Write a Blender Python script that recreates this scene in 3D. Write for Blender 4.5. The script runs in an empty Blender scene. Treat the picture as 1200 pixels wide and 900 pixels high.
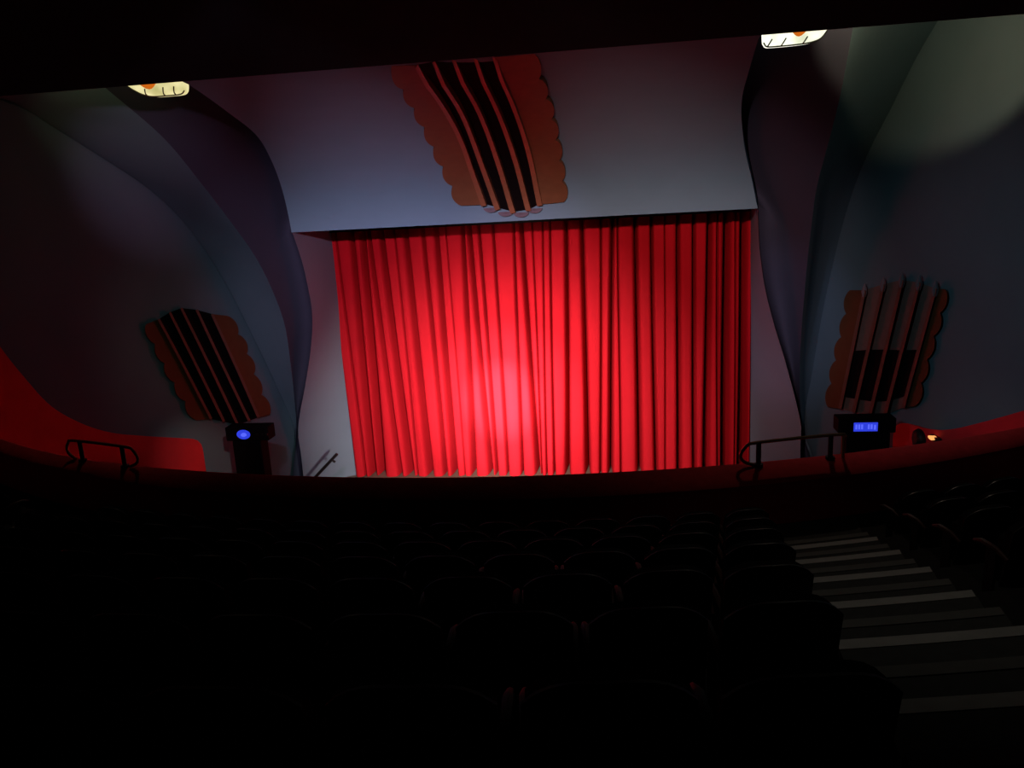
import bpy, math, random
import numpy as np
from mathutils import Vector, Matrix
random.seed(7); rng = np.random.RandomState(11)
SC = bpy.context.scene
COL = SC.collection
pi = math.pi

# ------------------------------------------------------------------ camera model
F = 930.0
PITCH, YAW, ROLL = 13.03, 8.0, 3.16
EYE = np.array([2.34, -22.91, 8.2])
def cam_axes():
    p, y, r = np.radians([PITCH, YAW, ROLL])
    f = np.array([-np.sin(y)*np.cos(p), np.cos(y)*np.cos(p), -np.sin(p)])
    rt = np.array([np.cos(y), np.sin(y), 0.])
    dn = np.cross(f, rt)
    R = np.cos(r)*rt + np.sin(r)*dn
    D = -np.sin(r)*rt + np.cos(r)*dn
    return R, D, f
CR, CD, CF = cam_axes()
def ray(x, y): return CR*((x-600)/F) + CD*((y-450)/F) + CF
def onY(x, y, Y):
    v = ray(x, y); return EYE + v*((Y-EYE[1])/v[1])
def onX(x, y, X):
    v = ray(x, y); return EYE + v*((X-EYE[0])/v[0])
def onZ(x, y, z):
    v = ray(x, y); return EYE + v*((z-EYE[2])/v[2])
def proj(P):
    q = np.asarray(P, float)-EYE
    w = q@CF
    return 600+F*(q@CR)/w, 450+F*(q@CD)/w, w

# ------------------------------------------------------------------ materials
def mat(name, col, rough=.6, spec=.3, metal=0., noise=0., nscale=3., bump=0., bscale=40., sheen=0.):
    m = bpy.data.materials.new(name); m.use_nodes = True
    nt = m.node_tree; b = nt.nodes['Principled BSDF']
    b.inputs['Base Color'].default_value = (*col, 1)
    b.inputs['Roughness'].default_value = rough
    b.inputs['Specular IOR Level'].default_value = spec
    b.inputs['Metallic'].default_value = metal
    if sheen:
        b.inputs['Sheen Weight'].default_value = sheen
    if noise or bump:
        tc = nt.nodes.new('ShaderNodeTexCoord')
    if noise:
        n = nt.nodes.new('ShaderNodeTexNoise'); n.inputs['Scale'].default_value = nscale; n.inputs['Detail'].default_value = 4
        mx = nt.nodes.new('ShaderNodeMix'); mx.data_type = 'RGBA'
        mx.inputs['A'].default_value = (*[c*(1-noise) for c in col], 1)
        mx.inputs['B'].default_value = (*[min(1, c*(1+noise)) for c in col], 1)
        nt.links.new(tc.outputs['Object'], n.inputs['Vector'])
        nt.links.new(n.outputs['Fac'], mx.inputs['Factor'])
        nt.links.new(mx.outputs['Result'], b.inputs['Base Color'])
    if bump:
        n2 = nt.nodes.new('ShaderNodeTexNoise'); n2.inputs['Scale'].default_value = bscale
        bp = nt.nodes.new('ShaderNodeBump'); bp.inputs['Strength'].default_value = bump; bp.inputs['Distance'].default_value = .02
        nt.links.new(tc.outputs['Object'], n2.inputs['Vector'])
        nt.links.new(n2.outputs['Fac'], bp.inputs['Height'])
        nt.links.new(bp.outputs['Normal'], b.inputs['Normal'])
    return m
def emit(name, col, strength):
    m = bpy.data.materials.new(name); m.use_nodes = True
    b = m.node_tree.nodes['Principled BSDF']
    b.inputs['Base Color'].default_value = (0.02, .02, .02, 1)
    b.inputs['Emission Color'].default_value = (*col, 1)
    b.inputs['Emission Strength'].default_value = strength
    return m
M = dict(
 plaster = mat('pale_plaster', (.185,.45,.54), .8, .1, noise=.06, nscale=1.2),
 panel   = mat('grey_panel_plaster', (.21,.31,.37), .8, .1, noise=.06, nscale=1.2),
 recess  = mat('shaded_recess_plaster', (.05,.08,.12), .9, .1, noise=.1, nscale=1.2),  # shade of the recess put into a dark base colour
 wallp   = mat('grey_plaster', (.11,.25,.30), .85, .08, noise=.1, nscale=1.0),
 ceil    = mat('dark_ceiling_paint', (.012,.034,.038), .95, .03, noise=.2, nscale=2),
 dado    = mat('red_paint', (.66,.04,.05), .6, .15, noise=.12, nscale=3),
 parapet = mat('red_plush', (.75,.05,.06), .85, .06, noise=.2, nscale=9),
 curtain = mat('red_velvet', (.55,.012,.022), .85, .08, noise=.08, nscale=2, bump=.1, bscale=60),
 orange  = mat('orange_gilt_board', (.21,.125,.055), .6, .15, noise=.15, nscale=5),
 orange_dim = mat('shaded_orange_board', (.10,.058,.024), .65, .2, noise=.15, nscale=5),  # darker copy of the orange board, weaker light put into its colour
 bar_dim = mat('shaded_copper_bar', (.12,.095,.07), .5, .2, noise=.1, nscale=5),  # darker copy of the gilt bar for the weakly lit side grilles
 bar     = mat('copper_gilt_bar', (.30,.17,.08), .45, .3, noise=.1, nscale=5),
 slot    = mat('black_grille_cloth', (.008,.008,.008), .95, .03, noise=.2, nscale=40),
 slotg   = mat('grey_board', (.16,.16,.14), .9, .1, noise=.15, nscale=6),
 tip     = mat('plaster_tip', (.17,.20,.23), .8, .1, noise=.1, nscale=6),
 black   = mat('black_cabinet', (.006,.006,.007), .8, .06, noise=.2, nscale=20),
 blackm  = mat('black_metal', (.012,.011,.011), .5, .3, noise=.1, nscale=20),
 brass   = mat('worn_brass', (.35,.20,.09), .35, .5, metal=.6, noise=.2, nscale=8),
 floor   = mat('dark_carpet', (.030,.028,.026), .95, .05, noise=.3, nscale=12),
 tread   = mat('grey_stair_carpet', (.07,.068,.062), .95, .05, noise=.25, nscale=14),
 nosing  = mat('pale_nosing_strip', (.42,.40,.36), .7, .2, noise=.2, nscale=10),
 nosdim  = mat('worn_nosing_strip', (.15,.145,.13), .8, .1, noise=.2, nscale=10),
 seatup  = mat('black_upholstery', (.010,.008,.008), .9, .06, noise=.3, nscale=25),
 shell   = mat('dark_seat_shell', (.018,.014,.011), .38, .35, noise=.3, nscale=10),
 wood    = mat('red_brown_armrest', (.06,.016,.010), .5, .25, noise=.3, nscale=12),
 stage   = mat('stage_boards', (.22,.17,.12), .6, .3, noise=.2, nscale=5),
)

# ------------------------------------------------------------------ object helpers
def link(name, me, m=None, parent=None):
    o = bpy.data.objects.new(name, me); COL.objects.link(o)
    if m is not None and me is not None: me.materials.append(m)
    if parent is not None: o.parent = parent
    return o
def tag(o, label=None, cat=None, group=None, kind=None):
    if label: o['label'] = label
    if cat: o['category'] = cat
    if group: o['group'] = group
    if kind: o['kind'] = kind
    return o
def empty(name, loc, rz=0, label=None, cat=None, group=None):
    o = bpy.data.objects.new(name, None); COL.objects.link(o)
    o.location = loc; o.rotation_euler = (0, 0, rz); o.empty_display_size = .2
    return tag(o, label, cat, group)
class MB:
    def __init__(s): s.v = []; s.f = []
    def add(s, v, f):
        b = len(s.v); s.v += [tuple(map(float, p)) for p in v]; s.f += [tuple(i+b for i in q) for q in f]; return s
    def box(s, c, d, rz=0):
        cx, cy, cz = c; hx, hy, hz = d[0]/2, d[1]/2, d[2]/2
        ca, sa = math.cos(rz), math.sin(rz); v = []
        for z in (-hz, hz):
            for x, y in ((-hx,-hy),(hx,-hy),(hx,hy),(-hx,hy)):
                v.append((cx+x*ca-y*sa, cy+x*sa+y*ca, cz+z))
        return s.add(v, [(3,2,1,0),(4,5,6,7),(0,1,5,4),(1,2,6,5),(2,3,7,6),(3,0,4,7)])
    def grid(s, G, back=None):
        """G[n][m] points; back = same-shaped points: a closed slab; else a sheet"""
        G = np.asarray(G, float); n, m = G.shape[:2]
        I = lambda i, j: i*m+j
        v = list(G.reshape(-1, 3)); f = [(I(i,j), I(i,j+1), I(i+1,j+1), I(i+1,j)) for i in range(n-1) for j in range(m-1)]
        if back is not None:
            B = np.asarray(back, float); N = n*m; v += list(B.reshape(-1, 3))
            f += [(N+I(i,j), N+I(i+1,j), N+I(i+1,j+1), N+I(i,j+1)) for i in range(n-1) for j in range(m-1)]
            for j in range(m-1):
                f.append((I(0,j+1), I(0,j), N+I(0,j), N+I(0,j+1)))
                f.append((I(n-1,j), I(n-1,j+1), N+I(n-1,j+1), N+I(n-1,j)))
            for i in range(n-1):
                f.append((I(i,0), I(i+1,0), N+I(i+1,0), N+I(i,0)))
                f.append((I(i+1,m-1), I(i,m-1), N+I(i,m-1), N+I(i+1,m-1)))
        return s.add(v, f)
    def tube(s, pts, r, seg=8, cap=True):
        P = [Vector(p) for p in pts]; n = len(P); rs = r if isinstance(r, (list, tuple)) else [r]*n
        v = []; up = None
        for i in range(n):
            t = (P[min(i+1,n-1)]-P[max(i-1,0)]).normalized()
            if up is None:
                up = t.orthogonal().normalized()
            up = (up - t*up.dot(t)).normalized(); b = t.cross(up)
            for k in range(seg):
                a = 2*pi*k/seg
                v.append(P[i]+(up*math.cos(a)+b*math.sin(a))*rs[i])
        f = [(i*seg+k, i*seg+(k+1)%seg, (i+1)*seg+(k+1)%seg, (i+1)*seg+k) for i in range(n-1) for k in range(seg)]
        if cap: f += [tuple(range(seg-1,-1,-1)), tuple((n-1)*seg+k for k in range(seg))]
        return s.add(v, f)
    def build(s, name, m, parent=None, smooth=False, bevel=0):
        me = bpy.data.meshes.new(name); me.from_pydata(s.v, [], s.f); me.validate(); me.update()
        import bmesh
        bm = bmesh.new(); bm.from_mesh(me)
        bmesh.ops.remove_doubles(bm, verts=bm.verts, dist=1e-5)
        bmesh.ops.recalc_face_normals(bm, faces=bm.faces)
        if bevel:
            bmesh.ops.bevel(bm, geom=list(bm.edges), offset=bevel, segments=2, profile=.5, affect='EDGES')
        bm.to_mesh(me); bm.free()
        if smooth:
            me.polygons.foreach_set('use_smooth', [True]*len(me.polygons))
            me.set_sharp_from_angle(angle=math.radians(40))
        return link(name, me, m, parent)
def rs(pts, n):
    """resample a polyline smoothly (Catmull-Rom) to n points by arc length"""
    P = np.asarray(pts, float)
    if len(P) > 2:
        Q = np.vstack([2*P[0]-P[1], P, 2*P[-1]-P[-2]]); out = []
        for i in range(1, len(Q)-2):
            for t in np.linspace(0, 1, 12, endpoint=False):
                p0, p1, p2, p3 = Q[i-1:i+3]
                out.append(.5*((2*p1)+(-p0+p2)*t+(2*p0-5*p1+4*p2-p3)*t*t+(-p0+3*p1-3*p2+p3)*t**3))
        out.append(P[-1]); P = np.array(out)
    L = np.r_[0, np.cumsum(np.linalg.norm(np.diff(P, axis=0), axis=1))]
    s = np.linspace(0, L[-1], n)
    return np.stack([np.interp(s, L, P[:, k]) for k in range(P.shape[1])], 1)
def struct(o, label, cat='wall'):
    return tag(o, label, cat, kind='structure')

# ------------------------------------------------------------------ surfaces of the room
CZ0, CZ1, CY0, CY1 = 7.68, 10.38, -2.5, -9.9       # cove over the stage: foot / ceiling edge
def cove_z(Y):
    c = 1-(CY0-Y)/(CY0-CY1); c = max(-1, min(1, c)); t = math.acos(max(0, c))
    return CZ0+(CZ1-CZ0)*math.sin(t)
def cove_hit(x, y, off=0.):
    best = None; prev = None
    fn = lambda Y: onY(x, y, Y)[2]-cove_z(min(CY0, max(CY1, Y)))
    Ys = np.linspace(CY1-.02, CY0+.02, 26)
    for Y in Ys:
        g = fn(Y)
        if prev is not None and (g > 0) != (prev[0] > 0):
            a, b, ga = prev[1], Y, prev[0]
            for _ in range(22):
                m_ = (a+b)/2; gm = fn(m_)
                if (gm > 0) == (ga > 0): a = m_
                else: b = m_
            best = onY(x, y, (a+b)/2); break
        prev = (g, Y)
    if best is None:
        best = onY(x, y, CY0 if y > 150 else CY1)
    if off:
        Y = best[1]; e = .02
        n = np.array([0, -(cove_z(max(CY1, Y-e))-cove_z(min(CY0, Y+e)))/(2*e) , -1.]); 
        n = np.array([0., n[1]*1.0, -1.]); n[1] = -abs(n[1]); n /= np.linalg.norm(n)
        best = best+n*off*min(1., max(.06, (Y-CY1)/1.3))
    return best
PW = np.array([(7.55,-.2),(7.9,-2),(8.35,-4),(8.8,-6),(9.25,-8),(9.7,-10),(10.2,-12.5),(10.8,-16),(11.2,-20),(11.3,-31)])
def wall_x(Y): return float(np.interp(-Y, -PW[:, 1], PW[:, 0]))
def wall_hit(x, y, side, off=0.):
    """point on the side wall; off moves it into the room"""
    prev = None
    for Y in np.linspace(-20, 2, 89):
        P = onY(x, y, Y); g = side*P[0]-(wall_x(Y)-off)
        if prev is not None and prev[0] <= 0 < g:
            k = prev[0]/(prev[0]-g); return prev[1]+(P-prev[1])*k
        prev = (g, P)
    return onX(x, y, side*(7.6-off))

# ------------------------------------------------------------------ proscenium: cove, panels, arch bands, recesses
E1L = [(217,96.5),(236,109),(265,130),(300,158),(318,188),(330,220),(337,248),(341,268)]
E1R = [(892,35),(885,58),(878,82),(870,112),(869,140),(873,175),(881,210),(888,246)]
N = 40
cl = [cove_hit(*p) for p in rs(E1L, N)]; cr = [cove_hit(*p) for p in rs(E1R, N)]
cl[-1][1] = CY0; cr[-1][1] = CY0
Ys = np.linspace(0, 1, N)
rows = []
tl = [math.acos(max(0, 1-(CY0-p[1])/(CY0-CY1))) for p in cl]; tr = [math.acos(max(0, 1-(CY0-p[1])/(CY0-CY1))) for p in cr]
for i in range(N):
    t = (pi/2)*(1-i/(N-1))
    Y = CY0-(CY0-CY1)*(1-math.cos(t)); z = CZ0+(CZ1-CZ0)*math.sin(t)
    xl = float(np.interp(t, tl[::-1], [p[0] for p in cl][::-1])); xr = float(np.interp(t, tr[::-1], [p[0] for p in cr][::-1]))
    rows.append([(xl+(xr-xl)*j/24, Y, z) for j in range(25)])
G = np.array(rows)
# returns its soffit to the curtain line
sof = np.array([[(p[0], y, CZ0) for p in rows[-1]] for y in np.linspace(CY0, .5, 4)])
full = np.concatenate([G, sof[1:]])
back = full.copy(); back[:, :, 2] += .25; back[:N, :, 1] += .15
o = MB().grid(full, back).build('ceiling_cove', M['plaster'], smooth=True)
struct(o, 'pale plaster cove curving up from the curtain top to the dark ceiling', 'ceiling')
cove_left = G[:, 0]; cove_right = G[:, -1]

def px_curve(pts, Yfrom, Yto, n):
    P = rs(pts, n); return np.array([onY(x, y, Yfrom+(Yto-Yfrom)*k/(n-1)) for k, (x, y) in enumerate(P)])
def clampz(C, z=-1.0):
    return C
# outer edge of the splayed panel under the cove, then down beside the stage
E1Lb = [(341,268),(352,300),(360,332),(366,370),(364,410),(358,450),(349.5,500),(353,535),(357,570),(362,610)]
E1Rb = [(888,246),(890,290),(896,335),(907,380),(922,430),(938,494),(938,520),(938,580)]
pl = px_curve(E1Lb, CY0, -.3, 40); pr = px_curve(E1Rb, CY0, -.6, 40)
def panel(edge, side, name, label):
    rows = []
    for p in edge:
        q = np.array([side*6.02, .35, p[2]])
        rows.append([p+(q-p)*k/8 for k in range(9)])
    G = np.array(rows); B = G.copy(); B[:, :, 1] += .18; B[:, :, 0] += side*.02
    return struct(MB().grid(G, B).build(name, M['panel'], smooth=True), label)
panel(pl, -1, 'wall_stage_left', 'pale splayed plaster panel at left of the red curtain')
panel(pr, 1, 'wall_stage_right', 'pale splayed plaster panel at right of the red curtain')

E3L = [(-60,96),(20,122),(60,146),(130,190),(172,218),(210,252),(240,290),(268,335),(300,398),(327,455),(346.5,503),(344,535),(341,565),(336,610)]
E3R = [(1097,22),(1070,68),(1040,128),(1018,170),(1000,212),(986,256),(975,300),(962,360),(950,430),(940,496),(951,535),(966,585)]
E2L = [(120,100),(190,160),(236,215),(272,262),(300,302),(320,342),(334,382),(341,430),(346,478),(347.5,503),(345,535),(342.5,565),(338,610)]
E2R = [(1000,30),(985,110),(970,170),(957,220),(949,280),(944,330),(939,390),(937,440),(939.5,495),(949,535),(963,585)]
n = 48
e3l = np.array([wall_hit(x, y, -1) for x, y in rs(E3L, n)]); e3r = np.array([wall_hit(x, y, 1) for x, y in rs(E3R, n)])
def band(e3, E2, side, name, label):
    P = rs(E2, n); e2 = []
    for k, (x, y) in enumerate(P):
        u = k/(n-1)
        Y = float(np.interp(u, [0, .25, .5, .75, .85, 1], [-7.2, -5.2, -3.2, -1.2, -.15, -.1]))
        e2.append(onY(x, y, Y))
    e2 = np.array(e2); out = e3.copy(); out[:, 0] += side*.20; out[:, 1] += .06*np.linspace(1, .1, n)
    rows = []
    for a, b in zip(out, e2):
        mid = (a+b)/2+np.array([-side*.12, .25, 0])*min(1, np.linalg.norm(a-b)/2)
        rows.append([(1-t)**2*a+2*t*(1-t)*mid+t*t*b for t in np.linspace(0, 1, 12)])
    # tuck the outer edge behind the wall fin
    G = np.array(rows); tuck = G[:, :1].copy(); tuck[:, :, 0] += side*.3; tuck[:, :, 1] += .12
    G = np.concatenate([tuck, G], 1)
    B = G.copy(); B[:, :, 0] += side*.12; B[:, :, 1] += .2
    struct(MB().grid(G, B).build(name, M['wallp'], smooth=True), label)
    return e2
e2l = band(e3l, E2L, -1, 'wall_arch_left', 'grey plaster arch band curving up behind the left wall')
e2r = band(e3r, E2R, 1, 'wall_arch_right', 'grey plaster arch band curving up behind the right wall')
def recess(e2, edges, side, name, label):
    E = np.concatenate(edges); L = np.r_[0, np.cumsum(np.linalg.norm(np.diff(E, axis=0), axis=1))]
    e1 = np.stack([np.interp(np.linspace(0, L[-1], n), L, E[:, k]) for k in range(3)], 1)
    rows = []
    for k, (a, b) in enumerate(zip(e2, e1)):
        u = k/(n-1); w = min(1, np.linalg.norm(a-b)/1.2)
        sm_ = lambda z: (lambda q: q*q*(3-2*q))(min(1, max(0, (z-7.7)/1.3)))
        b2 = b+(np.array([-side*.5*w, 1.1*w+.25, .25*(1-u)]) *sm_(b[2]) + np.array([side*.03, .12, 0])*(1-sm_(b[2])))
        mid = (a+b2)/2+np.array([side*.1, 1.0*w, .35*w*(1-u)])
        rows.append([(1-t)**2*a+2*t*(1-t)*mid+t*t*b2 for t in np.linspace(0, 1, 12)])
    G = np.array(rows); B = G.copy(); B[:, :, 1] += .25; B[:, :, 2] += .02
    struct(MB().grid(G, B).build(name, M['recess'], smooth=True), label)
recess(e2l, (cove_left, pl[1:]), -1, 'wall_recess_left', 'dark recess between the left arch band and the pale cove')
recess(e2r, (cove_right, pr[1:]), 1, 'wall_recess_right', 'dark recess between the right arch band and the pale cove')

# ------------------------------------------------------------------ side walls, as fins with a swept free edge
def side_wall(e3, side, name, label):
    """rows at constant height, from the swept edge back to the rear wall"""
    o = np.argsort(e3[:, 2]); zs, ys = e3[o, 2], e3[o, 1]
    zl = np.unique(np.r_[np.linspace(-1.2, zs[0]-.02, 4), np.linspace(zs[0], min(zs[-1], 13.), 80)])
    rows, backs = [], []
    for z in zl:
        y0 = float(np.interp(z, zs, ys)); d = np.r_[0, .02, .06, .12, .2, .32, .48, .7, 1., np.linspace(1.4, 1, 0), ]
        Y = np.r_[y0-d, np.linspace(y0-1.3, -30.8, 26)]
        r_, b_ = [], []
        for k, y in enumerate(Y):
            q = max(0., 1-(y0-y)/.5); lip = .04*(1-math.sqrt(max(0, 1-q*q)))      # rounded free edge
            r_.append((side*(wall_x(y)+lip), y, z)); b_.append((side*(wall_x(y)+.32), y, z))
        rows.append(r_); backs.append(b_)
    return struct(MB().grid(rows, backs).build(name, M['wallp'], smooth=True), label)
wl = side_wall(e3l, -1, 'wall_left', 'grey left side wall of the auditorium with a swept curved edge')
wr = side_wall(e3r, 1, 'wall_right', 'grey right side wall of the auditorium with a swept curved edge')

# red dado on each side wall
def dado(wall, side, top, name):
    P = rs(top, 60); rows = []
    pts = [wall_hit(x, y, side, .04) for x, y in P]
    last = pts[-1]
    while last[1] > -29:
        last = last+np.array([0, -1., .15 if side > 0 else .3]); last[2] = min(last[2], 7.4); last[0] = side*(wall_x(last[1])-.04); pts.append(last.copy())
    for p in pts:
        rows.append([(side*(wall_x(p[1])-.04), p[1], -1.15+(p[2]+1.15)*k/10) for k in range(11)])
    G = np.array(rows); B = G.copy(); B[:, :, 0] += side*.06
    return MB().grid(G, B).build(name, M['dado'], wall)
d = dado(wl, -1, [(240,556),(239,535),(236,521),(229,515),(215,513.5),(170,511),(130,507),(95,496),(60,476),(30,444),(0,406),(-20,372)], 'dado'); d['label'] = 'red painted lower wall with a rounded end'
d = dado(wr, 1, [(1046,528),(1047,508),(1050,499),(1058,496),(1070,498),(1090,503),(1115,503),(1150,495),(1200,481),(1240,468)], 'dado'); d['label'] = 'red painted lower wall'

# ------------------------------------------------------------------ ceiling, back wall with projection port, floors
cb = MB()
cb.box((0, (CY1-36)/2-.0, CZ1+.2), (26, 36+CY1, .4))
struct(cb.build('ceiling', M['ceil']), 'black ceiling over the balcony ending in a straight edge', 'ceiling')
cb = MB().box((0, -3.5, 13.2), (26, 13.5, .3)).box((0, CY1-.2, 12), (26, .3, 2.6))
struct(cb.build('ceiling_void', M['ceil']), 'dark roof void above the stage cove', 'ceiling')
bw = MB()                                             # wall with a port 2.6 wide
bw.box((0, -31, 4), (24, .3, 10.9)); bw.box((-6.5, -31, 10.1), (11, .3, 1.3)); bw.box((6.5, -31, 10.1), (11, .3, 1.3))
struct(bw.build('wall_back', M['wallp']), 'rear wall of the balcony with a projection port')
struct(MB().box((0, 3, -.65), (18, 7.6, 1.12)).build('stage_floor', M['stage']), 'brown stage floor under the red curtain', 'floor')
struct(MB().box((0, -16, -1.35), (24, 31, .3)).build('floor_stalls', M['floor']), 'dark stalls floor below the balcony', 'floor')
struct(MB().box((0, 6.7, 4.5), (18, .3, 11)).build('wall_stage_rear', M['ceil']), 'black wall behind the stage curtain')

# balcony geometry: arcs about AC
AC = np.array([.16, 1.98])
def arc(x, r): return AC[1]-math.sqrt(max(.01, r*r-(x-AC[0])**2))
def drop(r): return 1.05+.35*(24.98-r)
RIN = 15.83
EDGES = [15.83]+[17.2+i for i in range(9)]          # inner radius of each terrace
def tz(j): return 8.2-drop(16.2 if j == 0 else EDGES[j])
prof = []
for j, e in enumerate(EDGES):
    prof += [(e, tz(j)), (EDGES[j+1] if j+1 < len(EDGES) else 31.5, tz(j))]
prof = [(15.78, 2.6)]+[(15.78, tz(0))]+prof+[(31.5, 2.6)]
xs = np.linspace(-10.3, 10.3, 61)
G = np.array([[(x if abs(x) < wall_x(arc(x, r))-.05 else math.copysign(wall_x(arc(x, r))-.05, x), max(-30.8, arc(x, r)), z) for r, z in prof] for x in xs])
fl = MB().grid(G).build('floor', M['floor'])
struct(fl, 'dark stepped balcony floor under the rows of seats', 'floor')
# parapet with a padded sloping cap
pp = [(15.83, 3.9), (15.83, 4.57), (15.86, 4.63), (15.80, 4.67), (15.6, 4.73), (15.35, 4.78), (15.24, 4.77), (15.18, 4.70), (15.2, 4.60), (15.2, 2.6), (15.3, 2.6)]
def arc_cap(x, r):
    """front edge of the cap follows its own flatter arc, so the cap narrows towards the walls"""
    yi = arc(x, 15.83); yo = max(yi+.26, 4.483-math.sqrt(17.875**2-(x+.083)**2))
    return yi+(yo-yi)*(15.83-r)/.65
G = np.array([[(x, arc_cap(x, r), z) for r, z in pp] for x in np.linspace(-9.77, 9.77, 83)])
pa = MB().grid(G).build('balcony_parapet', M['parapet'], smooth=True)
struct(pa, 'curved balcony parapet with a dim red padded top', 'parapet')

# ------------------------------------------------------------------ stage curtain
# (picture x of the crease at y=348, at y=530, depth)
CREASE = [(403,425,.3),(418,435,1.2),(431,445,1.5),(442,466,.8),(456,478,1.3),(470,487,.25),(483,502,1.2),(503,519.5,.75),(517,531,1.15),(529,543,.15),
 (546,554,1.0),(557,573,.95),(567,581,.6),(583,593.5,.5),(605,611,.5),(616,629,1.0),(627,634,.2),(637,640.5,.25),(646,649,.4),(664,665,1.0),(684,688,1.05),
 (704,704,.4),(717,715,1.),(725,727,.3),(746,748.5,1.1),(765,768,.75),(779,780,.2),(795,795,.9),(813,814,.8),(830,828,1.3),(841,841,.4),(851,850,1.7),(862,861,.3),(871,869,1.7)]
cz1, cz2 = onY(620, 348, .1)[2], onY(620, 530, .1)[2]
CT = [(onY(a, 348, .1)[0], onY(b, 530, .1)[0], d) for a, b, d in CREASE]
CT = [(-6.2, -6.15, 1.)]+CT+[(6.14, 6.14, 1.)]
NC = len(CT); ph = [random.uniform(0, 6.28) for _ in CT]
mw = [(CT[i+1][1]-CT[i][1]+CT[i+1][0]-CT[i][0])/2 for i in range(NC-1)]
amps = [min(.085, w_*.15)*random.uniform(.8, 1.15) for w_ in mw]
skew = [random.uniform(.8, 1.25) for _ in amps]
ZT = 7.62
US = np.r_[0, .015, .035, .06, .09, .13, .17, .22, .28, .37, .46, .55, .64, .73, .79, .84, .88, .91, .94, .965, .985, 1.]
def cloth(nz=40):
    rows = []
    for k in range(nz+1):
        v = k/nz; z = ZT*v; xs_ = []
        for i, (xa, xb, d_) in enumerate(CT):
            t = (z-cz2)/(cz1-cz2); x = xb+(xa-xb)*min(1.6, max(-.35, t))
            xs_.append(x+.012*math.sin(4*v+ph[i]))
        for i in range(1, NC): xs_[i] = max(xs_[i], xs_[i-1]+.05)
        row = []
        for i in range(NC-1):
            w_ = xs_[i+1]-xs_[i]; dl, dr = CT[i][2], CT[i+1][2]
            for u in (US if i == NC-2 else US[:-1]):
                b = math.sin(pi*u**skew[i])**.5 if 0 < u < 1 else 0
                s1, s2 = u*w_, (1-u)*w_
                wd = lambda d: .010+.030*d*(1.3-.5*v)
                slot = dl*math.exp(-(s1/wd(dl))**1.5)+dr*math.exp(-(s2/wd(dr))**1.5)
                y = .10+.95*slot*(1.1-.3*v)-amps[i]*(1-.3*v)*b+.010*math.sin(7*u+ph[i]+2*v)+.03*math.sin(ph[i]*3)*(u-.5)
                x = xs_[i]+w_*u
                zz = z if k else -.07+.045*abs(math.sin(ph[i]))*(1-b)
                row.append((x, y, zz))
        rows.append(row)
    G = np.array(rows); B = G.copy(); B[:, :, 1] += .015
    return MB().grid(G, B)
cu = cloth().build('stage_curtain', M['curtain'], smooth=True)
tag(cu, 'tall red velvet stage curtain hanging in folds under a bright spotlight', 'curtain')
tr_ = MB().box((0, -.12, ZT+.0), (12.0, .06, .13)).build('curtain_top_shade', M['blackm'], cu)  # black strip added to draw the dark line of shade along the curtain top

# ------------------------------------------------------------------ grilles
def strip(hit, a, b, n_, m_, off, th):
    """slab between two pixel curves lying on a surface"""
    A, B_ = rs(a, n_), rs(b, n_); F_, K = [], []
    for p, q in zip(A, B_):
        F_.append([hit(*(p+(q-p)*k/(m_-1)), off) for k in range(m_)])
        K.append([hit(*(p+(q-p)*k/(m_-1)), off-th) for k in range(m_)])
    return MB().grid(F_, K)
def scallop(curve, n_lobes, amp, side):
    P = rs(curve, n_lobes*9+1); out = []
    T = np.gradient(P, axis=0); Nn = np.stack([-T[:, 1], T[:, 0]], 1); Nn /= np.linalg.norm(Nn, axis=1)[:, None]+1e-9
    if Nn[len(P)//2, 0]*side < 0: Nn = -Nn
    for k in range(len(P)):
        out.append(P[k]+Nn[k]*amp*(abs(math.sin(pi*k/9))**.7))
    return np.array(out)
def line_strip(mb_hit, c, wpx, n_, off, th):
    P = rs(c, n_); w0, w1 = wpx
    T = np.gradient(P, axis=0); Nn = np.stack([-T[:, 1], T[:, 0]], 1); Nn /= np.linalg.norm(Nn, axis=1)[:, None]
    W = np.linspace(w0, w1, n_)[:, None]/2
    return P-Nn*W, P+Nn*W
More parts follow.
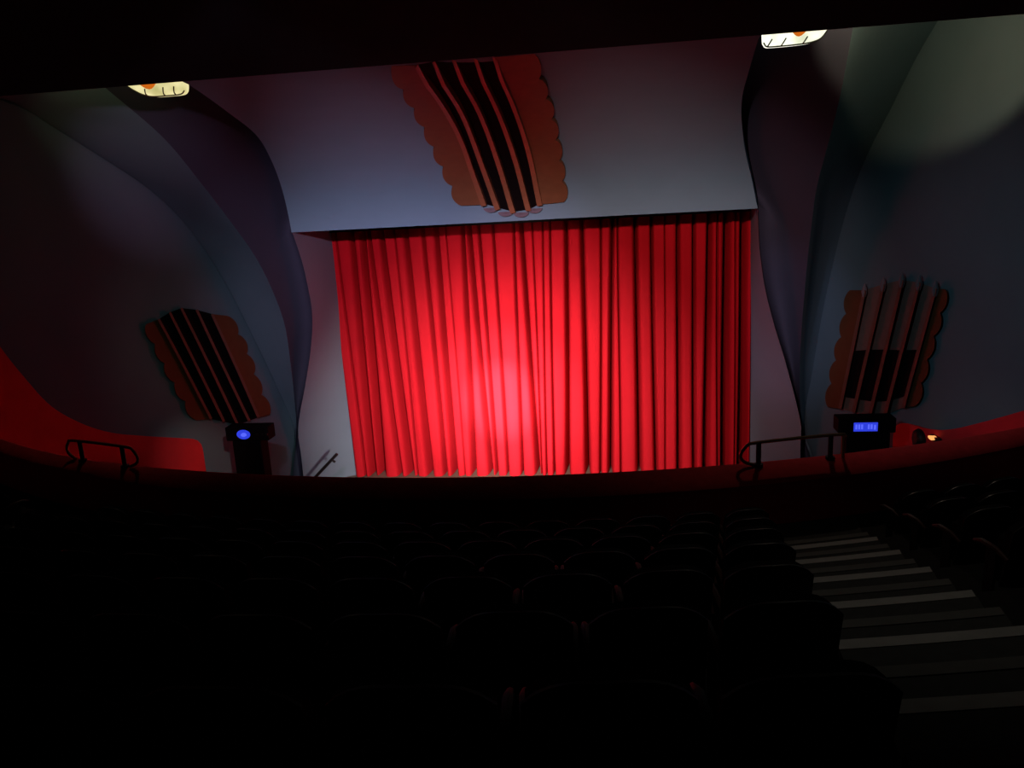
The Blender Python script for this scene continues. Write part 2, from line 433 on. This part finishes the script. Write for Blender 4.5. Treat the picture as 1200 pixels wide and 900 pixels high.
def grille(hit, bars, left, right, lobes, name, label, loc, group, slots='black', barw=(4, 7), amp=5, dim=False):
    MO, MBAR = (M['orange_dim'], M['bar_dim']) if dim else (M['orange'], M['bar'])  # dim picks the copies with shade in their colour
    root = empty(name, loc, 0, label, 'grille', group)
    inv = Matrix.Translation(Vector(loc)).inverted()
    def put(mb, nm, m, smooth=False):
        o = mb.build(nm, m, root, smooth); o.data.transform(inv); return o
    h = lambda x, y, f=0.: hit(x, y, f)
    for k, (a, b) in enumerate(zip(bars, bars[1:])):
        if slots == 'black':
            put(strip(h, a, b, 16, 4, .03, .06), 'slot', M['slot'])
        else:
            A, B_ = rs(a, 40), rs(b, 40)
            put(strip(h, A, B_, 24, 4, .03, .05), 'slot', M['slotg'])
            i0, i1 = 20, 36
            s_ = put(strip(h, A[i0:i1]*.86+B_[i0:i1]*.14, A[i0:i1]*.12+B_[i0:i1]*.88, 10, 4, .045, .03), 'opening', M['slot'])
    for k, b in enumerate(bars):
        l, r = line_strip(h, b, barw, 20, .16, .13)
        o = put(strip(h, l, r, 20, 3, .17, .15), 'bar', MBAR)
        if slots == 'grey':
            # small pointed finial at each bar head
            c = hit(*b[0], .14); o2 = MB()
            o2.tube([c+np.array([0, 0, z]) for z in (-.16, -.04, .05, .16)], [.04, .07, .05, .01], 8)
            f = o2.build('finial', M['tip'], o, True); f.data.transform(inv)
    ls = scallop(left, lobes, amp, -1); rs_ = scallop(right, lobes, amp, 1)
    put(strip(h, ls, rs(bars[0], len(ls)), len(ls), 5, .09, .09), 'scalloped_border', MO)
    put(strip(h, rs(bars[-1], len(rs_)), rs_, len(rs_), 5, .09, .09), 'scalloped_border', MO)
    if slots == 'black' and name:
        pass
    return root, put
cb_ = [[(488,76),(511,104),(537,150),(555,200),(568,238)],
       [(508,72),(540,123),(565,188),(584,243)],
       [(531,69),(560,120),(584,185),(602,248)],
       [(556,66),(583,122),(604,182),(620,245)],
       [(578,64),(600,112),(619,170),(633,238)]]
gc, put = grille(cove_hit, cb_, [(459,77),(476,104),(497,142),(517,185),(531,215),(541,239)], [(624,62),(631,85),(641,115),(648,145),(655,185),(661,235)], 7,
       'organ_grille', 'orange scalloped grille with black slots on the pale cove above the curtain', tuple(onY(600,160,-5)), 'art deco wall grilles', barw=(4, 6), amp=6)
for a, b in zip(cb_, cb_[1:]):        # rounded plaster tips under the slots
    p = (np.array(a[-1])+np.array(b[-1]))/2
    c = cove_hit(p[0], p[1]+2, .05); mb = MB()
    R_ = .20
    prof_ = [[c+np.array([R_*math.cos(t)*s_, -.03 if s_ else -.08, -.6*R_*math.sin(t)*s_]) for t in np.linspace(0, pi, 9)] for s_ in (0, .5, .85, 1)]
    bk = [[q+np.array([0, .15, 0]) for q in r_] for r_ in prof_]
    put(mb.grid(prof_, bk), 'plaster_tip', M['tip'], True)
gl_b = [[(186,374),(217,432),(247.5,491)], [(199,366),(231,430),(262.6,494)], [(212.5,361),(246,429),(278.7,498)], [(230.5,363),(261,428),(292,493)], [(248.5,368),(276,428),(303,489)]]
lh = lambda x, y, f=0.: wall_hit(x, y, -1, f)
rh = lambda x, y, f=0.: wall_hit(x, y, 1, f)
c = wall_hit(250, 430, -1)
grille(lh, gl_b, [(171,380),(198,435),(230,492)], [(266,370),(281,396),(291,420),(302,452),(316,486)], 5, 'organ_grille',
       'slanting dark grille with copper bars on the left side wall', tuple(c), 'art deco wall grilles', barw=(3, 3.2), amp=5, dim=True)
gr_b = [[(1013,340),(998.5,410),(984,479)], [(1035,333),(1017.5,408),(1000,483)], [(1057,328),(1038,408),(1019,487)], [(1077,331),(1057,408.5),(1037,486)], [(1096,338),(1077,408),(1058,478)]]
c = wall_hit(1040, 410, 1)
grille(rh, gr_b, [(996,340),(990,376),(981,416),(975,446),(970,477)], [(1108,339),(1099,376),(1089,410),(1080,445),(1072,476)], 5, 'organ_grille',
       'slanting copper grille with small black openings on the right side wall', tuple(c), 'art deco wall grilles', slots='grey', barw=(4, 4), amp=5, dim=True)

# ------------------------------------------------------------------ leaded glass ceiling lights
def glass_mat(name, ctr, base, strength, hot):
    m = bpy.data.materials.new(name); m.use_nodes = True; nt = m.node_tree; b = nt.nodes['Principled BSDF']
    b.inputs['Base Color'].default_value = (.3, .28, .15, 1); b.inputs['Roughness'].default_value = .3
    tc = nt.nodes.new('ShaderNodeTexCoord'); n = nt.nodes.new('ShaderNodeTexNoise'); n.inputs['Scale'].default_value = 2.2
    cr = nt.nodes.new('ShaderNodeValToRGB'); cr.color_ramp.elements[0].color = (*[c*.75 for c in base], 1); cr.color_ramp.elements[1].color = (*hot, 1)
    cr.color_ramp.elements[0].position = .35; cr.color_ramp.elements[1].position = .65
    nt.links.new(tc.outputs['Object'], n.inputs['Vector']); nt.links.new(n.outputs['Fac'], cr.inputs['Fac'])
    nt.links.new(cr.outputs['Color'], b.inputs['Emission Color']); b.inputs['Emission Strength'].default_value = strength
    return m
GL = glass_mat('yellow_leaded_glass', None, (.62,.58,.20), 1.0, (.95,.85,.45))
GR = glass_mat('white_leaded_glass', None, (.75,.80,.50), 1.1, (1.3,1.3,1.1))
AMB = emit('amber_glass', (.75,.16,.01), .8)
LEAD = mat('lead_came', (.10,.095,.05), .5, .3, noise=.1, nscale=30)
def ceiling_light(out, seams, amber, Y, gm, label):
    """half-bowl of glass panels; out = outline in the picture (lower rim), set at depth Y"""
    P = np.array([onY(x, y, Y) for x, y in rs(out, 40)])
    top = CZ1+.35
    ctr = np.array([P[:, 0].mean(), Y, top])
    root = empty('ceiling_light', tuple(ctr), 0, label, 'ceiling light', 'leaded glass ceiling lights')
    inv = Matrix.Translation(Vector(ctr)).inverted()
    def surf(x, z, s):            # bulging front / back skin
        return (x, Y-.04*s, z)
    xs_ = np.linspace(P[0, 0], P[-1, 0], 33)
    zb = np.interp(xs_, P[:, 0], P[:, 2])
    secs = [0]+[int(round(32*s)) for s in seams]+[32]
    def bowl(i0, i1, nm, m):
        Fg = []
        for i in range(i0, i1+1):
            e = min(1, min(i, 32-i)/5+.25)
            col = []
            for k in range(7):
                t = k/6; z = zb[i]+(top-zb[i])*t
                col.append((xs_[i], Y-.02-.26*e*math.sqrt(max(0, t)), z))
            Fg.append(col)
        Fg = np.array(Fg); Bk = Fg.copy(); Bk[:, :, 1] = 2*(Y+.05)-Fg[:, :, 1]
        o = MB().grid(Fg, Bk).build(nm, m, root, True); o.data.transform(inv); return o
    for a, b in zip(secs, secs[1:]):
        bowl(a, b, 'glass_panel', gm)
    for s in secs[1:-1]:
        x = xs_[s]; z0 = zb[s]
        pts = [(x+(z-z0)*.55, Y-.035-.26*math.sqrt((z-z0)/(top-z0)), z) for z in np.linspace(z0, CZ1+.1, 6)]
        o = MB().tube(pts, .012, 6).build('lead_seam', LEAD, root); o.data.transform(inv)
    o = MB().tube([(x, Y-.03, z-.005) for x, z in zip(xs_, zb)], .012, 6).build('rim', LEAD, root); o.data.transform(inv)
    a0, a1, zh = amber
    Fg = []
    for i in np.linspace(a0, a1, 9):
        x = np.interp(i, np.arange(33), xs_); z0 = float(np.interp(i, np.arange(33), zb)); e = math.sin(pi*(i-a0)/(a1-a0))
        zt = z0+zh+.12*(1-e)
        Fg.append([(x, Y-.045-.26*math.sqrt((z-z0)/(top-z0)), z) for z in np.linspace(zt, CZ1+.28, 4)])
    Fg = np.array(Fg); Bk = Fg.copy(); Bk[:, :, 1] += .012
    o = MB().grid(Fg, Bk).build('amber_pane', AMB, root, True); o.data.transform(inv); o['label'] = 'orange glowing glass pane'
    o = MB().box((ctr[0], Y+.05, CZ1+.4), (xs_[-1]-xs_[0], .3, .14)).build('mounting', M['blackm'], root); o.data.transform(inv)
    return root
LY = -8.7
lL = ceiling_light([(149,100),(158,105.5),(168,110.5),(180,113),(198,112),(212,110.5),(216,108),(217,106)], (.35,.66,.85), (9, 21, .10), LY, GL, 'yellow leaded glass ceiling light glowing at the top of the left recess')
lR = ceiling_light([(894.5,50),(896,53),(899,55),(915,54),(935,52),(950,49.5),(961,45),(968.5,36)], (.06,.28,.64), (12, 22, .09), LY, GR, 'bright white leaded glass ceiling light glowing at the top of the right recess')

# ------------------------------------------------------------------ loudspeaker stacks beside the stage
BLUE = emit('blue_display', (.03,.055,.80), .9)
BLUEW = emit('blue_display_digits', (.10,.14,1.0), 1.0)
def stack(pxb, pyt, pyd, Y, zb, label, disp, head):
    x0, x1 = onY(pxb[0], 540, Y)[0], onY(pxb[1], 540, Y)[0]
    zt = onY((pxb[0]+pxb[1])/2, pyt, Y)[2]; zd = onY((pxb[0]+pxb[1])/2, pyd, Y)[2]
    c = ((x0+x1)/2, Y+.22, zb)
    root = empty('loudspeaker_stack', c, 0, label, 'loudspeaker', 'black loudspeaker stacks beside the stage')
    w = x1-x0
    MB().box((0, 0, (zd-zb)*.5), (w, .44, zd-zb)).build('cabinet', M['black'], root, bevel=.03)
    g = MB().box((0, -.23, (zd-zb)*.5), (w*.88, .03, (zd-zb)*.92)).build('speaker_grille', M['slot'], root)
    hx0, hx1 = onY(head[0], pyt, Y)[0]-c[0], onY(head[1], pyt, Y)[0]-c[0]
    am = MB().box(((hx0+hx1)/2, 0, (zd+zt)/2-zb+.004), (hx1-hx0, .42, zt-zd)).build('amplifier', M['black'], root, bevel=.02)
    dx0, dx1 = onY(disp[0], pyt, Y)[0]-c[0], onY(disp[2], pyt, Y)[0]-c[0]
    dz1, dz0 = onY(disp[0], disp[1], Y)[2]-zb, onY(disp[0], disp[3], Y)[2]-zb
    return root, am, (dx0, dx1, dz0, dz1), (hx0, hx1, zt-zb, zd-zb)
r1, am, (a, b, z0, z1), hd = stack((275,308), 501, 517, -4.8, -1.2, 'black loudspeaker stack with a small round blue light at left of the stage', (276,504,292,515), (263,313))
mb = MB(); cx_, cz_ = (a+b)/2, (z0+z1)/2
rr = [[(cx_+(b-a)/2*s*math.cos(t), -.235+.02*(s*s), cz_+(z1-z0)/2*s*math.sin(t)) for t in np.linspace(0, 2*pi, 21)] for s in (.02, .5, 1)]
rb = [[(q[0], -.195, q[2]) for q in r] for r in rr]
mb.grid(rr, rb).build('blue_light', BLUE, am); 
mb = MB(); rr = [[(cx_+.02+(b-a)/5*s*math.cos(t), -.26, cz_+(z1-z0)/5*s*math.sin(t)) for t in np.linspace(0, 2*pi, 17)] for s in (.02, 1)]
rb = [[(q[0], -.225, q[2]) for q in r] for r in rr]
mb.grid(rr, rb).build('bright_centre', BLUEW, am)
k = MB()
for i in range(3): k.box((cx_+.38+.12*i, -.22, cz_), (.05, .04, .05))
k.build('knob', M['blackm'], am)
r2, am, (a, b, z0, z1), hd = stack((991,1042), 491, 508, -6.0, -1.2, 'black loudspeaker stack with a wide blue display at right of the stage', (1001,495.5,1029,505.5), (983,1051))
MB().box(((a+b)/2, -.215, (z0+z1)/2), (b-a, .03, z1-z0)).build('blue_display', BLUE, am)
dg = MB(); w_ = b-a
for u in (.10, .22, .34, .62, .74, .88):
    dg.box((a+w_*u, -.232, (z0+z1)/2+.006*(-1)**int(u*20)), (w_*.075, .01, (z1-z0)*.55))
dg.build('display_digits', BLUEW, am)
fr = MB()
for zz in (z0-.03, z1+.03): fr.box(((a+b)/2, -.22, zz), (b-a+.08, .03, .025))
fr.build('display_frame', M['blackm'], am)

# ------------------------------------------------------------------ hand rails, wall lamp
def smooth(pts, n_=24): return [tuple(p) for p in rs(pts, n_)]
Yh = -2.0
p0, p1 = onY(366, 563, Yh), onY(395, 532, Yh)
root = empty('stair_handrail', (p0[0]-.3, Yh, -1.2), 0, 'slanting black handrail at left of the curtain by the pale panel', 'handrail')
rt = np.array([p0[0]-.3, Yh, -1.2])
MB().tube(smooth([p0-rt+(p0-p1)*.6, p0-rt, (p0+p1)/2-rt, p1-rt]), .045).build('rail', M['blackm'], root)
q = onY(389, 538, Yh); q2 = onY(393, 541.5, Yh)
MB().tube([q-rt, (q+q2)/2-rt+np.array([0, 0, -.02]), q2-rt], .035).build('bracket', M['blackm'], root)
a_ = p0-rt+(p0-p1)*.5
MB().tube([a_, (a_[0], a_[1], 0)], .04).build('post', M['blackm'], root)
a_ = (p0+p1)/2-rt
MB().tube([a_+np.array([-.25,0,-.3]), (a_[0]-.25, a_[1], 0)], .04).build('post', M['blackm'], root)

def safety_rail(x0, x1, loop0, loop1, posts, h, label):
    def top(x): return np.array([x, arc_cap(x, 15.42), 4.765])
    ctr = top((x0+x1)/2); root = empty('safety_rail', tuple(ctr), 0, label, 'railing', 'safety rails on the balcony parapet')
    inv = Matrix.Translation(Vector(ctr)).inverted()
    pts = []
    for s, x, on in ((-1, x0, loop0), (1, x1, loop1)):
        e = []
        up = np.array([0, 0, 1.])
        if on:
            e = [top(x)+up*.02, top(x+s*.12)+up*.07, top(x+s*.17)+up*h*.5, top(x+s*.10)+up*h*.86, top(x-s*.05)+up*h]
        else:
            e = [top(x+s*.06)+up*.0, top(x+s*.05)+up*h*.8, top(x)+up*h]
        pts += e if s < 0 else e[::-1]
    o = MB().tube(smooth(pts, 48), .022, 8).build('rail', M['brass'], root, True); o.data.transform(inv)
    for x in posts:
        o = MB().tube([top(x)-np.array([0, 0, .01]), top(x)+np.array([0, 0, h])], .032, 8).tube([top(x)-np.array([0, 0, .01]), top(x)+np.array([0, 0, .03])], .06, 10).build('post', M['blackm'], root, False); o.data.transform(inv)
safety_rail(3.98, 5.08, True, False, (4.04, 4.97), .31, 'low metal safety rail on the parapet in front of the right aisle')
safety_rail(-5.76, -4.64, True, True, (-5.60, -4.74), .31, 'low dark safety rail on the parapet in front of the left aisle')

c = wall_hit(1100, 513, 1, .02)
root = empty('wall_lamp', tuple(c), 0, 'tiny warm lamp glowing on the right red dado', 'lamp')
MB().box((-.06, 0, -.02), (.12, .34, .10)).build('housing', M['blackm'], root, bevel=.01)
mb = MB(); rr = [[(-.13+.05*(1-s), .12*s*math.cos(t), .035*s*math.sin(t)+.0) for t in np.linspace(0, 2*pi, 17)] for s in (.02, .6, 1)]
rb = [[(-.06, q[1], q[2]) for q in r] for r in rr]
rr = [[(q[0]-.04, q[1], q[2]) for q in r] for r in rr]
mb.grid(rr, rb).build('bulb', emit('warm_bulb', (1., .42, .12), 1.1), root, True)
c = wall_hit(1079, 514, 1, .02)
root = empty('wall_bracket', tuple(c), 0, 'dark rounded fixture on the right red dado next to the tiny lamp', 'bracket')
MB().tube([(0.03,0,0),(-.05,0,0),(-.12,0,0),(-.15,0,0)], [.22,.22,.18,.1], 14).build('cap', M['blackm'], root, True)
MB().tube([(-.05,0,-.1),(-.07,.1,-.28),(-.03,.1,-.4)], .03, 8).build('arm', M['blackm'], root, True)

# ------------------------------------------------------------------ aisle stairs
def aisle_x(Y, side):
    if side > 0:
        l = 3.2+(Y+20.5)*.133; return l, l+1.1
    r = -3.62-(Y+20.5)*.133; return r-1.1, r
def sector(r0, r1, z0, z1, side, inset=0.):
    """block between two arcs inside an aisle"""
    rows_t, rows_b = [], []
    for r in (r0, r1):
        l, rr_ = aisle_x(arc(4.2*side, r), side)
        X = np.linspace(l+inset, rr_-inset, 9)
        rows_t.append([(x, arc(x, r), z1) for x in X]); rows_b.append([(x, arc(x, r), z0) for x in X])
    return MB().grid(rows_t, rows_b)
for side, nm in ((1, 'right'), (-1, 'left')):
    Yc = -17
    l, r_ = aisle_x(Yc, side)
    root = empty('aisle_stairs', ((l+r_)/2, Yc, 3.), 0, f'grey balcony aisle steps with pale nosings leading down to the {nm} safety rail', 'stairs')
    inv = Matrix.Translation(Vector(root.location)).inverted()
    for j in range(len(EDGES)-1):
        e0, e1 = EDGES[j], EDGES[j+1]
        if e0 > 23.5: continue
        z = tz(j); zn = tz(j+1)
        mid = e1-.5
        def put_(mb, n_, m, par):
            o = mb.build(n_, m, par); o.data.transform(inv); return o
        s1 = put_(sector(e0+.004 if j else e0+.05, mid, z+.002, z+.012, side, .01), 'step', M['tread'], root)
        if j: put_(sector(e0-.012, e0+.075, z-.05, z+.016, side, .02), 'nosing', M['nosing'], s1)
        s2 = put_(sector(mid, e1-.002, z+.002, (z+zn)/2, side, .01), 'step', M['tread'], root)
        put_(sector(mid-.012, mid+.075, (z+zn)/2-.05, (z+zn)/2+.006, side, .02), 'nosing', M['nosdim'], s2)

# ------------------------------------------------------------------ theatre seats
def rounded_back(w, h, t, bulge):
    """upright padded back, curved in plan, with a rounded top; local y+ towards the stage"""
    Fg, Bk = [], []
    for i in range(13):
        u = -1+2*i/12; x = w/2*u
        hh = h-.09*(abs(u)**3.2)
        curve = .05*u*u
        cf, cb2 = [], []
        for k in range(9):
            v = k/8; z = hh*v
            e = (1-abs(2*v-1)**4)*(1-u**6)
            lean = -.16*v*h
            cf.append((x, curve+lean+t/2+bulge*e, z)); cb2.append((x, curve+lean-t/2-.3*bulge*e, z))
        Fg.append(cf); Bk.append(cb2)
    return MB().grid(Fg, Bk)
proto = empty('theatre_seat', (0, 0, 0))
W = .50
ob = rounded_back(W-.05, .50, .05, .03).build('backrest', M['seatup'], proto, True); ob.data.transform(Matrix.Translation((0, -.04, .30)))
os_ = rounded_back(W-.03, .53, .014, .004).build('back_shell', M['shell'], proto, True); os_.data.transform(Matrix.Translation((0, -.082, .275)))
mb = MB(); Fg, Bk = [], []
for i in range(9):                                        # seat cushion, folded up against the back
    u = -1+2*i/8
    Fg.append([(u*(W/2-.04), .07+.02+.05*math.sin(pi*v)*(1-u**6)-.05*v, .30+.36*v-.04*abs(u)**4*v) for v in np.linspace(0, 1, 7)])
    Bk.append([(u*(W/2-.04), .07-.035-.05*v, .30+.36*v-.04*abs(u)**4*v) for v in np.linspace(0, 1, 7)])
mb.grid(Fg, Bk).build('seat', M['seatup'], proto, True)
for s in (-1, 1):
    x = s*(W/2-.012)
    MB().tube([(x, -.10, .50), (x, .02, .535), (x, .16, .535), (x, .24, .51)], [.014, .021, .023, .013], 8).build('armrest', M['wood'], proto, True)
    MB().box((x, .06, .265), (.016, .10, .53)).box((x, .06, .012), (.026, .24, .024)).build('leg', M['blackm'], proto)
PARTS = list(proto.children)
def copy_seat(loc, rz, label):
    r = proto.copy(); COL.objects.link(r); r.location = loc; r.rotation_euler = (0, 0, rz)
    for ch in PARTS:
        c_ = ch.copy(); COL.objects.link(c_); c_.parent = r
    tag(r, label, 'seat', 'dark balcony seats'); return r
ORD = ['first','second','third','fourth','fifth','sixth','seventh','eighth','ninth','tenth','eleventh','twelfth','thirteenth','fourteenth','fifteenth','sixteenth','seventeenth','eighteenth','nineteenth','twentieth','twenty-first','twenty-second','twenty-third','twenty-fourth']
nseat = 0; proto_used = False
for j in range(len(EDGES)-1):
    e = EDGES[j] if j else 16.2
    if e > 23.4: break
    z = tz(j); r = e+.80 if j else 16.98
    rowname = 'front row at the parapet' if j == 0 else f'{ORD[j]} row back from parapet'
    def slots(x0, x1, rev):
        L = r*(math.asin((x1-AC[0])/r)-math.asin((x0-AC[0])/r)); k = int(L/.53)
        a0 = math.asin((x0-AC[0])/r); a1 = math.asin((x1-AC[0])/r); st = .53/r
        pad = (a1-a0-k*st)
        A = [(a0+st*(i+.5)) if not rev else (a1-st*(i+.5)) for i in range(k)]
        return A
    Y4 = arc(4.0, r)
    ends = [arc(4.2, q) for q in (e, e+1.02)]
    rl = min(aisle_x(y_, 1)[0] for y_ in ends)-.03; rr_ = max(aisle_x(y_, 1)[1] for y_ in ends)+.03
    ll = min(aisle_x(y_, -1)[0] for y_ in ends)-.03; lr = max(aisle_x(y_, -1)[1] for y_ in ends)+.03
    blocks = [('centre', lr+.05, rl-.05, True, 'right aisle steps'), ('right', rr_+.05, min(9.0, wall_x(arc(8.9, r))-.5), False, 'right aisle steps'), ('left', -8.9, ll-.05, True, 'left aisle steps')]
    for bn, x0, x1, rev, ref in blocks:
        for i, a in enumerate(slots(x0, x1, rev)):
            x, y = AC[0]+r*math.sin(a), AC[1]-r*math.cos(a)
            px, py, w = proj((x, y, z+.75)); qx, qy, _ = proj((x, y, z+.3))
            if w < .5 or px < -110 or px > 1310 or py > 905 or py < 500: continue
            where = {'centre': f'{ORD[i]} left of the right aisle steps', 'right': f'{ORD[i]} right of the right aisle steps', 'left': f'{ORD[i]} left of the left aisle steps'}[bn]
            lab = f'dark theatre seat, {where}, {rowname}'
            if not proto_used:
                proto.location = (x, y, z); proto.rotation_euler = (0, 0, a); tag(proto, lab, 'seat', 'dark balcony seats'); proto_used = True
            else:
                copy_seat((x, y, z), a, lab)
            nseat += 1
print('seats', nseat)

# ------------------------------------------------------------------ lights
def spot(name, loc, target, power, angle, blend, col, radius=.05):
    l = bpy.data.lights.new(name, 'SPOT'); l.energy = power; l.spot_size = math.radians(angle); l.spot_blend = blend
    l.color = col; l.shadow_soft_size = radius
    o = bpy.data.objects.new(name, l); COL.objects.link(o); o.location = loc
    o.rotation_euler = (Vector(target)-Vector(loc)).to_track_quat('-Z', 'Y').to_euler(); return o
def aim(px, py): return tuple(onY(px, py, 0))
FILL_Y = -18.0                                      # depth of unseen spots added to brighten cove, walls and dado
# spotlights hung on the front face of the balcony
spot('front_spot', (.0, -12.75, 4.25), aim(604, 515), 6300, 61, .8, (1, .78, .74), .12)
spot('front_spot_core', (-.3, -12.75, 4.25), aim(594, 480), 5600, 42, 1., (1, .80, .76), .08)
spot('front_spot_heart', (-.6, -12.75, 4.25), aim(590, 474), 17500, 25, 1., (1, .84, .80), .08)
spot('front_spot_kernel', (-.9, -12.75, 4.25), aim(588, 470), 34000, 13, 1., (1, .84, .80), .08)
spot('cove_fill_left', (-1.2, FILL_Y, 10.0), (-3.2, -2.5, 5.7), 5200, 42, 1., (1., .48, .71), .12)  # unseen spot added to light the left of the cove; pinkish against cyan plaster
spot('cove_fill_right', (1.2, FILL_Y, 10.0), (3.2, -2.5, 5.7), 4700, 42, 1., (1., .43, .44), .12)  # added spot without a visible source, lifts the right of the cove
spot('edge_fill_left', (.9, FILL_Y, 10.0), tuple(wall_hit(185, 205, -1)), 1500, 17, 1., (1., .38, .58), .12)  # unseen spot added to brighten the wall along the left swept edge
spot('wall_fill_right', (-.9, FILL_Y, 10.0), tuple(wall_hit(1120, 400, 1)), 480, 38, 1., (.66, .82, 1.), .12)  # unseen spot added to lift the lower right wall
spot('wall_fill_left', (.9, FILL_Y+.1, 10.0), tuple(wall_hit(300, 430, -1)), 300, 30, 1., (.85, 1., .82), .12)  # unseen fill added for the left arch band and the wall beside it
spot('dado_fill_left', (.9, FILL_Y+.2, 10.0), tuple(wall_hit(234, 545, -1)), 2200, 9., 1., (1., .52, .46), .12)  # spot added to brighten the stage end of the left dado, as curtain bounce
spot('dado_fill_right', (-.9, FILL_Y+.2, 10.0), tuple(wall_hit(1140, 525, 1)), 300, 12, 1., (1., .52, .46), .12)  # added spot lifting the right dado, no lamp of its own
spot('aisle_fill', (3.4, -17.2, 10.2), (4.1, -17.4, 5.6), 24, 84, .9, (1., .95, .85), .1)  # spot added to brighten the aisle nosings, no fixture above
spot('side_fill_right', (-.9, FILL_Y, 10.0), aim(930, 390), 1500, 15, 1., (.85, .60, 1.), .12)  # unseen spot added to tint the right arch band and recess
spot('parapet_glow_right', (5.3, LY-.45, 10.15), tuple(onZ(1120, 530, 4.7)), 58, 90, 1., (1., .75, .6), .08)  # extra spot added by the right glass light to brighten the parapet
spot('parapet_glow_left', (-5.9, LY-.45, 10.15), tuple(onZ(60, 535, 4.7)), 32, 64, 1., (1., .75, .6), .08)  # extra spot added by the left glass light for the parapet top
def lamp_spill(name, S, A, Cc, alpha, power, blend, col):
    """lamp spill whose lower cut-off runs along the line A-C on the wall"""
    S = np.array(S); a_ = (A-S)/np.linalg.norm(A-S); c_ = (Cc-S)/np.linalg.norm(Cc-S)
    m_ = a_+c_; m_ /= np.linalg.norm(m_); nn = np.cross(a_, c_); nn /= np.linalg.norm(nn)
    if nn[2] < 0: nn = -nn
    ax = m_*math.cos(alpha)+nn*math.sin(alpha)
    h = math.degrees(math.acos(math.cos(alpha)*float(m_@a_)))
    return spot(name, tuple(S), tuple(S+ax), power, 2*h, blend, col, .06)
lamp_spill('right_lamp_spill', (6.05, LY-.1, 10.3), wall_hit(1225, 110, 1), wall_hit(1020, 203, 1), math.radians(45), 165, .25, (1., .52, .30))
spot('left_lamp_spill', (-6.75, LY-.1, 10.3), tuple(wall_hit(60, 125, -1)+np.array([0, 2., .4])), 14, 80, .8, (1., .7, .35), .08)
# ------------------------------------------------------------------ camera, world, view
w = bpy.data.worlds.new('World'); SC.world = w; w.use_nodes = True
w.node_tree.nodes['Background'].inputs['Color'].default_value = (.8, .85, 1, 1)
w.node_tree.nodes['Background'].inputs['Strength'].default_value = 0.0
cam = bpy.data.cameras.new('Camera'); cam.sensor_width = 36; cam.lens = F*36/1200; cam.clip_start = .05; cam.clip_end = 200
co = bpy.data.objects.new('Camera', cam); COL.objects.link(co)
R = Matrix(((CR[0], -CD[0], -CF[0]), (CR[1], -CD[1], -CF[1]), (CR[2], -CD[2], -CF[2])))
co.matrix_world = Matrix.Translation(Vector(EYE)) @ R.to_4x4()
SC.camera = co
SC.view_settings.view_transform = 'Standard'; SC.view_settings.look = 'None'; SC.view_settings.exposure = 0; SC.view_settings.gamma = 1
SC.view_settings.use_curve_mapping = False
